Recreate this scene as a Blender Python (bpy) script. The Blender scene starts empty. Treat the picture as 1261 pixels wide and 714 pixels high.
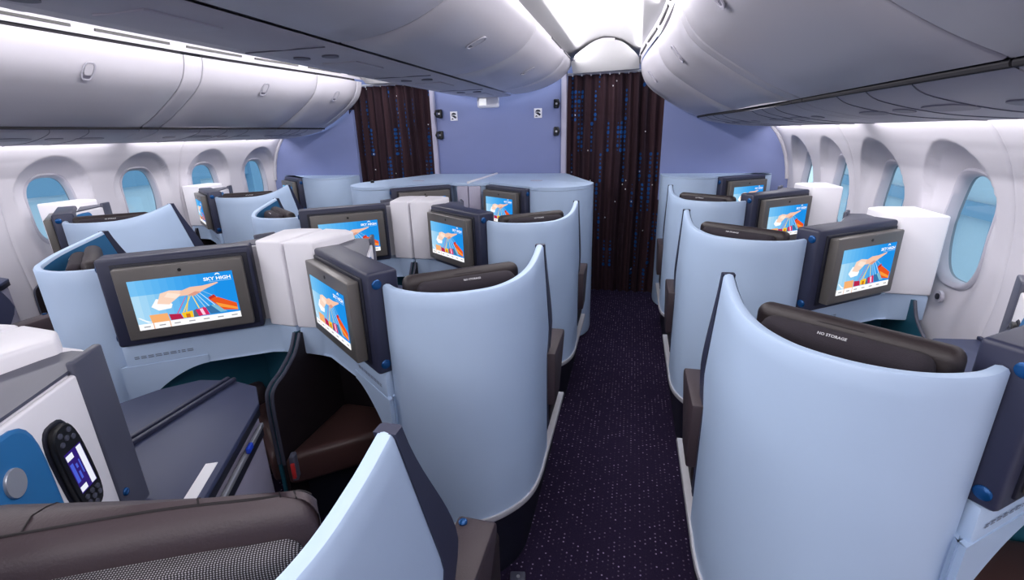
import bpy, bmesh, math, random
from mathutils import Vector, Matrix
random.seed(7)
S = bpy.context.scene
COL = S.collection
PI = math.pi

# ------------------------------------------------------------------ camera
TH, YAW, ROLL, FPX = 0.3201, 0.2495, -0.0264, 581.8
fw = Vector((-math.sin(YAW)*math.cos(TH), math.cos(YAW)*math.cos(TH), -math.sin(TH)))
rt0 = Vector((math.cos(YAW), math.sin(YAW), 0)); up0 = rt0.cross(fw)
c_, s_ = math.cos(ROLL), math.sin(ROLL)
rt = rt0*c_ + up0*s_; up = up0*c_ - rt0*s_
cam = bpy.data.cameras.new('camera'); cam.sensor_width = 36; cam.sensor_fit = 'HORIZONTAL'
cam.lens = FPX/1261*36; cam.clip_start = .02; cam.clip_end = 200
co = bpy.data.objects.new('camera', cam); COL.objects.link(co); S.camera = co
co.matrix_world = Matrix(((rt.x, up.x, -fw.x, 1.347), (rt.y, up.y, -fw.y, 0), (rt.z, up.z, -fw.z, 1.65), (0, 0, 0, 1)))

# ------------------------------------------------------------------ world, lights, exposure
w = bpy.data.worlds.new('daylight'); S.world = w; w.use_nodes = True
w.node_tree.nodes['Background'].inputs[0].default_value = (.80, .88, .97, 1)
w.node_tree.nodes['Background'].inputs[1].default_value = 2.2
S.view_settings.view_transform = 'Standard'; S.view_settings.look = 'None'
S.view_settings.gamma = 1; S.view_settings.exposure = 0.15
S.view_settings.use_curve_mapping = False

def area(name, loc, aim, lx, ly, power, col=(1, .972, .985)):
    """strip lamp: long side along Y"""
    l = bpy.data.lights.new(name, 'AREA'); l.shape = 'RECTANGLE'; l.size = lx; l.size_y = ly
    l.energy = power; l.color = col
    o = bpy.data.objects.new(name, l); COL.objects.link(o); o.location = loc
    z = -Vector(aim).normalized(); y = Vector((0, 1, 0)); x = y.cross(z).normalized(); y = z.cross(x)
    o.matrix_world = Matrix(((x.x, y.x, z.x, loc[0]), (x.y, y.y, z.y, loc[1]), (x.z, y.z, z.z, loc[2]), (0, 0, 0, 1)))
    return o
BIN_TAPER = .12
def bin_open(y):   # the outboard bins stand further apart behind the forward taper of the cabin
    t = max(0, min(1, (y-2.7)/(4.6-2.7))); return 1-t*t*(3-2*t)
COVE, WASH = 54, 2.9
for sx in (-1, 1):
    area('ceiling_cove_strip', (sx*.80, .95, 2.272), (sx*.75, 0, -.12), .05, 7.3, COVE)
    for k in range(5):   # outboard cove follows the taper of the bins
        ya, yb = -2.7+k*1.46, -2.7+(k+1)*1.46
        area('ceiling_cove_strip', (sx*(1.335+BIN_TAPER*bin_open((ya+yb)/2)), (ya+yb)/2, 2.285), (-sx*.75, 0, -.12), .05, yb-ya, COVE*.7/5)
    for y0, y1 in ((-2.6, -.1), (.05, 2.95), (3.09, 4.75)):
        area('sidewall_wash_strip', (sx*2.475, (y0+y1)/2, 1.668), (sx*.45, 0, -1), .035, y1-y0, WASH*(y1-y0))

for sx in (-1, 1):   # unseen fill lamps added behind the camera to brighten the seat backs
    area('rear_fill_lamp', (sx*1.07, -2.0, 2.30), (0, .55, -1), .5, .9, 38 if sx < 0 else 14)

# ------------------------------------------------------------------ materials
def lin(c): return tuple(((v/255)/12.92 if v/255 <= .04045 else ((v/255+.055)/1.055)**2.4) for v in c)
MATS = {}
def mat(name, rgb, rough=.5, metal=0, var=.03, bump=0, bscale=200, spec=.5, coat=0):
    m = bpy.data.materials.new(name); m.use_nodes = True; nt = m.node_tree; b = nt.nodes['Principled BSDF']
    col = lin(rgb)
    tc = nt.nodes.new('ShaderNodeTexCoord'); no = nt.nodes.new('ShaderNodeTexNoise'); no.inputs['Scale'].default_value = 6
    nt.links.new(tc.outputs['Object'], no.inputs['Vector'])
    mx = nt.nodes.new('ShaderNodeMix'); mx.data_type = 'RGBA'
    mx.inputs[6].default_value = (*[v*(1-var) for v in col], 1); mx.inputs[7].default_value = (*[min(1, v*(1+var)) for v in col], 1)
    nt.links.new(no.outputs['Fac'], mx.inputs[0]); nt.links.new(mx.outputs[2], b.inputs['Base Color'])
    b.inputs['Roughness'].default_value = rough; b.inputs['Metallic'].default_value = metal
    b.inputs['Specular IOR Level'].default_value = spec; b.inputs['Coat Weight'].default_value = coat
    if bump:
        n2 = nt.nodes.new('ShaderNodeTexNoise'); n2.inputs['Scale'].default_value = bscale; nt.links.new(tc.outputs['Object'], n2.inputs['Vector'])
        bp = nt.nodes.new('ShaderNodeBump'); bp.inputs['Strength'].default_value = bump; bp.inputs['Distance'].default_value = .002
        nt.links.new(n2.outputs['Fac'], bp.inputs['Height']); nt.links.new(bp.outputs[0], b.inputs['Normal'])
    MATS[name] = m; return m
mat('shell_blue', (178, 199, 226), .42, var=.02)
mat('lining_blue', (40, 104, 150), .55)
mat('navy', (44, 47, 70), .45)
mat('navy_dark', (20, 22, 38), .55)
mat('button_blue', (14, 74, 130), .25, .4)
mat('white_plastic', (236, 234, 240), .45, var=.02)
mat('lilac', (176, 172, 192), .5)
mat('trim_silver', (205, 204, 208), .35, .3)
mat('leather', (59, 47, 52), .5, bump=.25, bscale=260)
mat('leather_dark', (40, 31, 33), .5, bump=.2, bscale=260)
mat('seam', (24, 18, 22), .8)
mat('fabric_dark', (40, 34, 42), .9, bump=.5, bscale=500)
mat('bezel', (104, 100, 97), .35, .25)
mat('black', (10, 10, 14), .4)
mat('table_grey', (56, 63, 92), .5, var=.04)
mat('ledge_grey', (74, 76, 92), .45)
mat('cubby_teal', (30, 92, 112), .6)
mat('gap_dark', (26, 24, 32), .8)  # near black: the shade inside the bin gaps is put into the colour
mat('leather_brown', (78, 54, 52), .4, bump=.2, bscale=260)
mat('cubby_shade_brown', (34, 26, 32), .6)  # darker lining for mirrored seats, cubby shade put into the colour
mat('panel_peri', (118, 128, 172), .65, var=.02)
mat('console_blue', (178, 199, 226), .4, var=.02)
mat('bin_white', (188, 185, 193), .38, var=.01)
mat('psu_grey', (176, 173, 184), .5, var=.05)
mat('psu_mid', (140, 137, 150), .5)
mat('psu_dark', (96, 94, 108), .5)
mat('ceiling_white', (170, 169, 172), .6, var=.01)
mat('wall_white', (192, 189, 197), .55, var=.01)
mat('frame_grey', (170, 168, 180), .45)
mat('door_blue', (38, 112, 172), .45)
mat('silver', (190, 192, 200), .3, .6)
mat('text_white', (235, 235, 238), .6)
mat('text_grey', (120, 130, 150), .6)
mat('red', (190, 40, 40), .5)
mat('led_blue', (30, 70, 200), .3)
mat('hangar_white', (225, 232, 240), .6)
mat('hangar_blue', (136, 172, 200), .6)
mat('apron', (190, 212, 222), .8)

def nodes(name):
    m = bpy.data.materials.new(name); m.use_nodes = True; MATS[name] = m
    return m, m.node_tree, m.node_tree.nodes['Principled BSDF']
def N(nt, t, **kw):
    n = nt.nodes.new(t)
    for k, v in kw.items(): setattr(n, k, v)
    return n
def M(nt, op, a, b=None, c=None):
    n = nt.nodes.new('ShaderNodeMath'); n.operation = op
    for i, v in enumerate((a, b, c)):
        if v is None: continue
        if isinstance(v, (int, float)): n.inputs[i].default_value = v
        else: nt.links.new(v, n.inputs[i])
    return n.outputs[0]
def colmix(nt, fac, a, b):
    n = nt.nodes.new('ShaderNodeMix'); n.data_type = 'RGBA'; nt.links.new(fac, n.inputs[0])
    for i, v in ((6, a), (7, b)):
        if isinstance(v, tuple): n.inputs[i].default_value = (*lin(v), 1)
        else: nt.links.new(v, n.inputs[i])
    return n.outputs[2]
# carpet: dark plum with a fine woven lilac fleck
m, nt, b = nodes('carpet'); b.inputs['Roughness'].default_value = .95; b.inputs['Specular IOR Level'].default_value = .1
tc = N(nt, 'ShaderNodeTexCoord'); sp = N(nt, 'ShaderNodeSeparateXYZ'); nt.links.new(tc.outputs['Object'], sp.inputs[0])
cs = .021
gx = M(nt, 'DIVIDE', sp.outputs[0], cs); gy = M(nt, 'DIVIDE', sp.outputs[1], cs)
gy = M(nt, 'ADD', gy, M(nt, 'MULTIPLY', M(nt, 'MODULO', M(nt, 'ABSOLUTE', M(nt, 'FLOOR', gx)), 2), .5))
fx = M(nt, 'SUBTRACT', M(nt, 'FRACT', gx), .5); fy = M(nt, 'SUBTRACT', M(nt, 'FRACT', gy), .5)
d = M(nt, 'SQRT', M(nt, 'ADD', M(nt, 'MULTIPLY', fx, fx), M(nt, 'MULTIPLY', fy, fy)))
cb = N(nt, 'ShaderNodeCombineXYZ'); nt.links.new(M(nt, 'FLOOR', gx), cb.inputs[0]); nt.links.new(M(nt, 'FLOOR', gy), cb.inputs[1])
wn = N(nt, 'ShaderNodeTexWhiteNoise', noise_dimensions='2D'); nt.links.new(cb.outputs[0], wn.inputs['Vector'])
dot = M(nt, 'MULTIPLY', M(nt, 'LESS_THAN', d, .16), M(nt, 'MULTIPLY', M(nt, 'POWER', wn.outputs['Value'], 4), .8))
no = N(nt, 'ShaderNodeTexNoise'); no.inputs['Scale'].default_value = 160; nt.links.new(tc.outputs['Object'], no.inputs['Vector'])
base = colmix(nt, no.outputs['Fac'], (26, 19, 37), (46, 36, 62))
nt.links.new(colmix(nt, dot, base, (178, 160, 196)), b.inputs['Base Color'])
# curtain: brown black cloth with columns of printed blue discs
m, nt, b = nodes('curtain_cloth'); b.inputs['Roughness'].default_value = .85; b.inputs['Specular IOR Level'].default_value = .15
tc = N(nt, 'ShaderNodeTexCoord'); sp = N(nt, 'ShaderNodeSeparateXYZ'); nt.links.new(tc.outputs['UV'], sp.inputs[0])
cw = .046
gx = M(nt, 'DIVIDE', sp.outputs[0], cw); gz = M(nt, 'DIVIDE', sp.outputs[1], cw*.9)
fx = M(nt, 'SUBTRACT', M(nt, 'FRACT', gx), .5); fz = M(nt, 'SUBTRACT', M(nt, 'FRACT', gz), .5)
d = M(nt, 'SQRT', M(nt, 'ADD', M(nt, 'MULTIPLY', fx, fx), M(nt, 'MULTIPLY', fz, fz)))
cx_ = M(nt, 'FLOOR', gx)
def wn2(a, bb, off):
    cbn = N(nt, 'ShaderNodeCombineXYZ'); nt.links.new(a, cbn.inputs[0]); nt.links.new(bb, cbn.inputs[1]); cbn.inputs[2].default_value = off
    n = N(nt, 'ShaderNodeTexWhiteNoise', noise_dimensions='3D'); nt.links.new(cbn.outputs[0], n.inputs['Vector']); return n.outputs['Value']
seg = wn2(cx_, M(nt, 'FLOOR', M(nt, 'DIVIDE', sp.outputs[1], .29)), .3)
rad = M(nt, 'MULTIPLY', M(nt, 'ADD', wn2(cx_, M(nt, 'FLOOR', gz), 4.), .35), .34)
disc = M(nt, 'MULTIPLY', M(nt, 'LESS_THAN', d, rad), M(nt, 'GREATER_THAN', seg, .80))
glint = M(nt, 'MULTIPLY', M(nt, 'LESS_THAN', d, .15), M(nt, 'GREATER_THAN', wn2(cx_, M(nt, 'FLOOR', gz), 9.), .985))  # tiny white glints painted into the cloth colour
base = colmix(nt, wn2(cx_, cx_, 2.), (38, 26, 34), (58, 40, 46))
c1 = colmix(nt, disc, base, (24, 70, 128))
nt.links.new(colmix(nt, glint, c1, (225, 225, 230)), b.inputs['Base Color'])
# woven headrest cloth: black and light grey basket weave
m, nt, b = nodes('weave'); b.inputs['Roughness'].default_value = .9
tc = N(nt, 'ShaderNodeTexCoord'); sp = N(nt, 'ShaderNodeSeparateXYZ'); nt.links.new(tc.outputs['Object'], sp.inputs[0])
wv = M(nt, 'ADD', M(nt, 'MULTIPLY', sp.outputs[0], .9), M(nt, 'MULTIPLY', sp.outputs[1], .44))
hv = M(nt, 'ADD', sp.outputs[2], M(nt, 'SUBTRACT', M(nt, 'MULTIPLY', sp.outputs[1], .9), M(nt, 'MULTIPLY', sp.outputs[0], .44)))
K_ = 2*PI/.0068
s1 = M(nt, 'SINE', M(nt, 'MULTIPLY', M(nt, 'ADD', wv, hv), K_)); s2 = M(nt, 'SINE', M(nt, 'MULTIPLY', M(nt, 'SUBTRACT', wv, hv), K_))
f_ = M(nt, 'MULTIPLY', M(nt, 'GREATER_THAN', M(nt, 'MULTIPLY', s1, s2), .28), .72)
nt.links.new(colmix(nt, f_, (26, 22, 28), (176, 172, 178)), b.inputs['Base Color'])
# dimmed cabin window glass
m, nt, b = nodes('window_glass'); nt.nodes.remove(b)
tr = N(nt, 'ShaderNodeBsdfTransparent'); tr.inputs[0].default_value = (.36, .47, .50, 1)
gl = N(nt, 'ShaderNodeBsdfGlossy'); gl.inputs['Roughness'].default_value = .03
mxs = N(nt, 'ShaderNodeMixShader'); mxs.inputs[0].default_value = .06
nt.links.new(tr.outputs[0], mxs.inputs[1]); nt.links.new(gl.outputs[0], mxs.inputs[2])
nt.links.new(mxs.outputs[0], nt.nodes['Material Output'].inputs[0])
# lit display: colours of the picture come from the mesh colour attribute (flat print on a screen)
m, nt, b = nodes('display'); nt.nodes.remove(b)
at = N(nt, 'ShaderNodeAttribute', attribute_name='Col'); em = N(nt, 'ShaderNodeEmission'); em.inputs[1].default_value = 1.0
nt.links.new(at.outputs['Color'], em.inputs[0]); nt.links.new(em.outputs[0], nt.nodes['Material Output'].inputs[0])
m, nt, b = nodes('lamp_glow'); b.inputs['Base Color'].default_value = (.9, .9, .92, 1)
b.inputs['Emission Color'].default_value = (1, 1, 1, 1); b.inputs['Emission Strength'].default_value = .5

# ------------------------------------------------------------------ mesh helpers
class MB:
    def __init__(s): s.bm = bmesh.new()
    def poly(s, pts):
        return s.bm.faces.new([s.bm.verts.new(p) for p in pts])
    def grid(s, rows, close_u=False, close_v=False):
        R = [[s.bm.verts.new(p) for p in r] for r in rows]
        nr, nc = len(R), len(R[0])
        for i in range(nr-1 + (1 if close_v else 0)):
            for j in range(nc-1 + (1 if close_u else 0)):
                a, b, c, d = R[i][j], R[i][(j+1) % nc], R[(i+1) % nr][(j+1) % nc], R[(i+1) % nr][j]
                try: s.bm.faces.new((a, b, c, d))
                except ValueError: pass
        return R
    def rbox(s, c, size, rz=0, bev=.01, seg=3, rx=0):
        g = bmesh.ops.create_cube(s.bm, size=1); vs = g['verts']
        for v in vs: v.co = Vector((v.co.x*size[0], v.co.y*size[1], v.co.z*size[2]))
        if bev > 0:
            es = list({e for v in vs for e in v.link_edges})
            r = bmesh.ops.bevel(s.bm, geom=es, offset=min(bev, min(size)*.49), segments=seg, profile=.5, affect='EDGES')
            vs = list({v for f in r['faces'] for v in f.verts} | {v for v in vs if v.is_valid})
        mt = Matrix.Translation(Vector(c)) @ Matrix.Rotation(rz, 4, 'Z') @ Matrix.Rotation(rx, 4, 'X')
        for v in vs: v.co = mt @ v.co
        return vs
    def prism(s, poly, z0, z1, bev=0, seg=2):
        n = len(poly)
        lo = [s.bm.verts.new((p[0], p[1], z0)) for p in poly]; hi = [s.bm.verts.new((p[0], p[1], z1)) for p in poly]
        ar = sum(poly[i][0]*poly[(i+1) % n][1]-poly[(i+1) % n][0]*poly[i][1] for i in range(n))
        fs = []
        if ar < 0: lo.reverse(); hi.reverse()
        fs.append(s.bm.faces.new(hi)); fs.append(s.bm.faces.new(lo[::-1]))
        for i in range(n):
            j = (i+1) % n; fs.append(s.bm.faces.new((lo[i], lo[j], hi[j], hi[i])))
        if bev:
            es = list({e for f in fs for e in f.edges})
            bmesh.ops.bevel(s.bm, geom=es, offset=bev, segments=seg, profile=.5, affect='EDGES')
    def cyl(s, c, axis, r, h, n=20, r2=None, dome=0):
        a = Vector(axis).normalized(); t = a.orthogonal().normalized(); b = a.cross(t); c = Vector(c)
        r2 = r if r2 is None else r2
        rows = [[c + (t*math.cos(k*2*PI/n)+b*math.sin(k*2*PI/n))*r for k in range(n)]]
        rows.append([c + a*h + (t*math.cos(k*2*PI/n)+b*math.sin(k*2*PI/n))*r2 for k in range(n)])
        if dome:
            for q in (.35, .65, .85):
                rows.append([c + a*(h+dome*math.sin(q*PI/2)) + (t*math.cos(k*2*PI/n)+b*math.sin(k*2*PI/n))*r2*math.cos(q*PI/2) for k in range(n)])
        R = s.grid(rows, close_u=True)
        s.bm.faces.new(R[-1]); s.bm.faces.new(R[0][::-1])
    def tube(s, pts, r, n=8):
        rows = []
        for i, p in enumerate(pts):
            p = Vector(p); d = (Vector(pts[min(i+1, len(pts)-1)])-Vector(pts[max(i-1, 0)])).normalized()
            t = d.orthogonal().normalized() if i == 0 else (t_prev - d*t_prev.dot(d)).normalized()
            t_prev = t; b = d.cross(t)
            rows.append([p+(t*math.cos(k*2*PI/n)+b*math.sin(k*2*PI/n))*r for k in range(n)])
        R = s.grid(rows, close_u=True); s.bm.faces.new(R[0][::-1]); s.bm.faces.new(R[-1])
    def mesh(s, name, material, smooth=40, mirror=False, fix=True):
        bm = s.bm
        if mirror:
            for v in bm.verts: v.co.x = -v.co.x
        if fix: bmesh.ops.recalc_face_normals(bm, faces=bm.faces)
        elif mirror: bmesh.ops.reverse_faces(bm, faces=bm.faces)
        me = bpy.data.meshes.new(name); bm.to_mesh(me); bm.free()
        mm = material if isinstance(material, list) else [material]
        for x in mm: me.materials.append(MATS[x])
        if smooth:
            me.polygons.foreach_set('use_smooth', [True]*len(me.polygons)); me.set_sharp_from_angle(angle=math.radians(smooth))
        return me
def link(name, me, parent=None, loc=None):
    o = bpy.data.objects.new(name, me); COL.objects.link(o)
    if parent: o.parent = parent
    if loc: o.location = loc
    return o
def tag(o, label=None, cat=None, group=None, kind=None):
    for k, v in (('label', label), ('category', cat), ('group', group), ('kind', kind)):
        if v: o[k] = v
    return o
def empty(name, loc=(0, 0, 0)):
    o = bpy.data.objects.new(name, None); COL.objects.link(o); o.location = loc; o.empty_display_size = .1; return o
def warp(me, y0=0):
    for v in me.vertices:
        x = abs(v.co.x); h = max(0, min(1, (x-1.02)/.30)) * (1-max(0, min(1, (x-1.86)/.55)))
        v.co.x += math.copysign(BIN_TAPER*h*bin_open(v.co.y+y0), v.co.x)
    return me
def copy_tree(o, parent=None):
    c = o.copy(); COL.objects.link(c); c.parent = parent
    for ch in o.children: copy_tree(ch, c)
    return c
def crom(pts, n):
    """Catmull-Rom through points, n samples per span"""
    P = [Vector(p) for p in pts]; out = []
    for i in range(len(P)-1):
        p0 = P[max(i-1, 0)]; p1 = P[i]; p2 = P[i+1]; p3 = P[min(i+2, len(P)-1)]
        for k in range(n):
            t = k/n; out.append(.5*((2*p1)+(p2-p0)*t+(2*p0-5*p1+4*p2-p3)*t*t+(3*p1-p0-3*p2+p3)*t**3))
    out.append(P[-1]); return out
def sstep(a, b, x):
    t = max(0, min(1, (x-a)/(b-a))); return t*t*(3-2*t)
_tx = {}
def text2d(s, size, bold=0):
    if (s, size) in _tx: return _tx[(s, size)]
    cu = bpy.data.curves.new('lettering', 'FONT'); cu.body = s; cu.size = size; cu.resolution_u = 2; cu.offset = bold
    o = bpy.data.objects.new('lettering', cu); COL.objects.link(o)
    dg = bpy.context.evaluated_depsgraph_get(); me = bpy.data.meshes.new_from_object(o.evaluated_get(dg))
    vs = [tuple(v.co[:2]) for v in me.vertices]; fs = [tuple(p.vertices) for p in me.polygons]
    bpy.data.objects.remove(o); bpy.data.curves.remove(cu); bpy.data.meshes.remove(me)
    x0 = min(v[0] for v in vs); x1 = max(v[0] for v in vs); y0 = min(v[1] for v in vs)
    vs = [(v[0]-x0, v[1]-y0) for v in vs]
    _tx[(s, size)] = (vs, fs, x1-x0); return _tx[(s, size)]

# ------------------------------------------------------------------ structure: floor
Y0, YB = -2.8, 4.86
mb = MB(); mb.grid([[(x, y, 0) for x in (-2.7, -1.35, 0, 1.35, 2.7)] for y in (Y0, 0, 2.5, YB+.5)]); mb.grid([[(x, y, -.05) for x in (-2.7, 2.7)] for y in (Y0, YB+.5)])
tag(link('floor', mb.mesh('floor', 'carpet')), kind='structure')

# ------------------------------------------------------------------ structure: side walls with window recesses
PROF = [(0, 2.52), (.25, 2.585), (.5, 2.645), (.75, 2.695), (1.0, 2.722), (1.2, 2.715), (1.35, 2.692), (1.5, 2.642), (1.6, 2.585), (1.67, 2.525), (1.74, 2.45)]
def wx(z):
    for (z0, x0), (z1, x1) in zip(PROF, PROF[1:]):
        if z <= z1:
            t = (z-z0)/(z1-z0); return x0+(x1-x0)*t
    return PROF[-1][1]
def wxs(z): return (wx(z-.05)+wx(z)+wx(z+.05))/3 if .05 < z < 1.69 else wx(z)
WIN = {1: [2.428+.67*i for i in range(-2, 4)], -1: [2.576+.67*i for i in range(-2, 4)]}
def recess(dy, z):
    a = .25 if z > 1.1 else .25-.04*sstep(1.1, .8, z)
    q = math.sqrt((dy/a)**2 + (max(0, z-1.30)/.275)**2)
    crisp = sstep(1.0, .945, q)*sstep(1.16, 1.42, z)
    soft = sstep(1.0, .5, q)*sstep(.72, 1.0, z)
    return .04*crisp + .045*soft
HW, HH, ZC = .142, .232, 1.203
def se(k, n, a, b, e=2.9):
    t = 2*PI*k/n; c, s = math.cos(t), math.sin(t)
    return a*math.copysign(abs(c)**(2/e), c), b*math.copysign(abs(s)**(2/e), s)
for sx, side in ((1, 'right'), (-1, 'left')):
    wall = MB()
    # a thin outer skin that carries the panels
    wall.grid([[(sx*(wxs(z)+.13), y, z) for y in (Y0, YB)] for z in (0, .4, .78)])
    wall.grid([[(sx*(wxs(z)+.13), y, z) for y in (Y0, YB)] for z in (1.6, 1.75)])
    wo = tag(link('wall_'+side, wall.mesh('wall_'+side, 'wall_white', fix=False)), kind='structure')
    b0 = 2.095 if sx > 0 else 2.245
    edges = [Y0] + [b0+1.34*k for k in (-3, -2, -1, 0, 1)] + [YB]
    for e0, e1 in zip(edges, edges[1:]):
        mb = MB(); ys = []; y = e0+.0025; n = max(2, int((e1-e0)/.012))
        ys = [e0+(e1-e0)*k/n for k in range(n+1)]
        zs = [.0+.1*k for k in range(7)] + [.7+.018*k for k in range(28)] + [1.204+.0107*k for k in range(51)]
        wins = [yy for yy in WIN[sx] if e0-.3 < yy < e1+.3]
        rows = []
        for z in zs:
            r = []
            for y in ys:
                d = max([recess(y-yy, z) for yy in wins] or [0])
                edge = min(y-e0, e1-y); d += .007*(1-sstep(0, .010, edge))
                r.append((sx*(wxs(z)+d), y, z))
            rows.append(r)
        R = [[mb.bm.verts.new(p) for p in r] for r in rows]
        for i in range(len(zs)-1):
            for j in range(len(ys)-1):
                yc = (ys[j]+ys[j+1])/2; zc = (zs[i]+zs[i+1])/2
                if any((abs(yc-yy)/.152)**2.9 + (abs(zc-ZC)/.242)**2.9 < 1 for yy in wins): continue
                mb.bm.faces.new((R[i][j], R[i][j+1], R[i+1][j+1], R[i+1][j]))
        link('sidewall_panel', mb.mesh('sidewall_panel', 'wall_white', smooth=60, fix=False), wo)
    for k, yy in enumerate(WIN[sx]):
        wo2 = empty('window_%d' % (k+1 if sx > 0 else k+7), (0, yy, 0)); tag(wo2, kind='structure')
        mb = MB(); n = 48
        def ring(a, b, off): return [(sx*(wxs(ZC+z)+.045+.04*sstep(1.16, 1.42, ZC+z)+.008+off), y, ZC+z) for y, z in (se(q, n, a, b) for q in range(n))]
        mb.grid([ring(.172, .262, -.012), ring(.160, .250, -.022), ring(.150, .240, -.020), ring(.138, .228, .004), ring(.136, .226, .03)], close_u=True)
        link('window_frame', mb.mesh('window_frame', 'frame_grey', smooth=50), wo2)
        mb = MB(); rr = ring(.137, .227, .02)
        mb.poly(rr)
        link('window_pane', mb.mesh('window_pane', 'window_glass'), wo2)
        if yy < 3.2:   # round dimmer button under the sill
            mb = MB(); mb.cyl((sx*(wxs(.905)+.012), -.02, .905), (-sx, 0, 0), .026, .012, 24); link('dimmer_button', mb.mesh('dimmer_button', 'frame_grey'), wo2)
            mb = MB(); mb.cyl((sx*(wxs(.905)), -.02, .905), (-sx, 0, 0), .014, .004, 16); link('dimmer_icon', mb.mesh('dimmer_icon', 'navy_dark'), wo2)
# rear closing wall of the cabin section behind the camera
mb = MB(); mb.rbox((0, Y0-.02, 1.2), (5.4, .04, 2.6), bev=0)
tag(link('wall_back', mb.mesh('wall_back', 'wall_white')), kind='structure')

# ------------------------------------------------------------------ structure: ceiling above both aisles
mb = MB()
arch = crom([(.71, 2.31), (.80, 2.335), (.93, 2.40), (1.06, 2.425), (1.20, 2.395), (1.30, 2.34), (1.385, 2.312)], 6)
for q in (1, -1): mb.grid([[(q*p.x, y, p.y) for p in arch] for y in (Y0, 0, 2, 2.7, 3.1, 3.5, 3.9, 4.3, 4.6, YB+.3)])
tag(link('ceiling', warp(mb.mesh('ceiling', 'ceiling_white', smooth=60, fix=False))), kind='structure')
for sx in (1, -1):
    # front valance: arched closing panel above each curtain
    mb = MB()
    top = [(p.x, p.y) for p in crom([(.765, 2.235), (.85, 2.31), (.98, 2.385), (1.08, 2.40), (1.20, 2.375), (1.30, 2.30), (1.355, 2.24)], 6)]
    P = [(sx*.765, 2.16)] + [(sx*x, z) for x, z in top] + [(sx*1.36, 2.17)]
    f_, k_ = [(x, 4.62+.16*max(0, (2.235-z)/.07), z) for x, z in P], [(x, 4.83, z) for x, z in P]
    mb.poly(f_); mb.poly(k_[::-1]); mb.grid([f_+[f_[0]], k_+[k_[0]]])
    vo_ = tag(link('trim_%d' % (1 if sx > 0 else 2), mb.mesh('valance', 'ceiling_white', smooth=50)), kind='structure')
    mb = MB(); mb.tube([(sx*x, 4.615, z) for x, z in top[2:22]], .012, 8); link('valance_lip', mb.mesh('valance_lip', 'bin_white'), vo_)
    # cove panels with long black air slots above the outboard bins
    mb = MB(); mb.grid([[(sx*x, y, z) for x, z in ((1.372, 2.20), (1.352, 2.262), (1.40, 2.30))] for y in (Y0, 0, 2, 2.7, 3.1, 3.5, 3.9, 4.3, 4.6, YB)])
    cp = tag(link('trim_%d' % (3 if sx > 0 else 4), warp(mb.mesh('cove_panel', 'bin_white', smooth=0, fix=False))), kind='structure')
    y = -.6
    while y < 4.5:
        mb = MB(); mb.rbox((sx*1.3600, y+.24, 2.231), (.012, .44, .013), bev=0); link('air_slot', warp(mb.mesh('air_slot', 'black')), cp); y += .56
    mb = MB(); mb.grid([[(sx*x, y, z) for x, z in ((.762, 2.262), (.745, 2.275), (.70, 2.31))] for y in (Y0, YB)])
    ci = tag(link('trim_%d' % (5 if sx > 0 else 6), mb.mesh('cove_panel', 'bin_white', smooth=0, fix=False)), kind='structure')
    y = 3.55
    while y < 4.3:
        mb = MB(); mb.rbox((sx*.764, y+.24, 2.262), (.012, .44, .010), bev=0); link('air_slot', mb.mesh('air_slot', 'black'), ci); y += .60

# ------------------------------------------------------------------ structure: front bulkhead
mb = MB(); mb.rbox((0, 4.88, 1.1), (1.30, .05, 2.3), bev=.004)
wf = tag(link('wall_front', mb.mesh('wall_front', 'panel_peri')), kind='structure')
for sx in (1, -1):
    mb = MB(); mb.rbox((sx*.675, 4.87, 1.15), (.05, .09, 2.3), bev=.012); link('door_post', mb.mesh('door_post', 'lilac'), wf)
    prof = [(1.60, 1.0), (1.60, 1.93)] + [(1.64, 1.885), (1.78, 1.80), (1.96, 1.725), (2.19, 1.68), (2.50, 1.66)] + [(2.78, 1.66), (2.80, 1.0)]
    mb = MB(); a = [(sx*x, 4.84, z) for x, z in prof]; b_ = [(sx*x, 4.88, z) for x, z in prof]
    mb.poly(a); mb.poly(b_[::-1]); mb.grid([a+[a[0]], b_+[b_[0]]])
    link('bulkhead_panel', mb.mesh('bulkhead_panel', 'panel_peri', smooth=0), wf)
    mb = MB(); mb.tube([(sx*(wxs(z)-.008), 4.832, z) for z in (1.68, 1.6, 1.5, 1.4, 1.3, 1.2)], .016, 8); link('edge_strip', mb.mesh('edge_strip', 'bin_white'), wf)
# wall behind the curtains (galley side)
mb = MB(); mb.rbox((0, 5.30, 1.2), (5.3, .04, 2.6), bev=0)
tag(link('wall_galley', mb.mesh('wall_galley', 'panel_peri')), kind='structure')

# ------------------------------------------------------------------ outside the windows: a bright hangar
mb = MB(); mb.grid([[(x, y, -4.5) for x in (-40, 40)] for y in (-20, 60)])
tag(link('hangar_floor', mb.mesh('hangar_floor', 'apron')), kind='structure')
for sx, side in ((1, 'right'), (-1, 'left')):
    g = empty('hangar_wall', (sx*14, 0, 0)); tag(g, 'pale hangar wall with blue steel beams seen through the %s windows' % side, 'building', 'hangar walls')
    mb = MB(); mb.rbox((sx*.3, 12, 2), (.3, 50, 13), bev=0); link('cladding', mb.mesh('cladding', 'hangar_white'), g)
    for k in range(16):
        mb = MB(); mb.rbox((0, -10+k*3, 2), (.4, .5, 13), bev=0); link('column', mb.mesh('column', 'hangar_blue'), g)
    for k in range(4):
        mb = MB(); mb.rbox((-.1, 12, -1.5+k*2.1), (.3, 50, .5), bev=0); link('beam', mb.mesh('beam', 'hangar_blue'), g)

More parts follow.
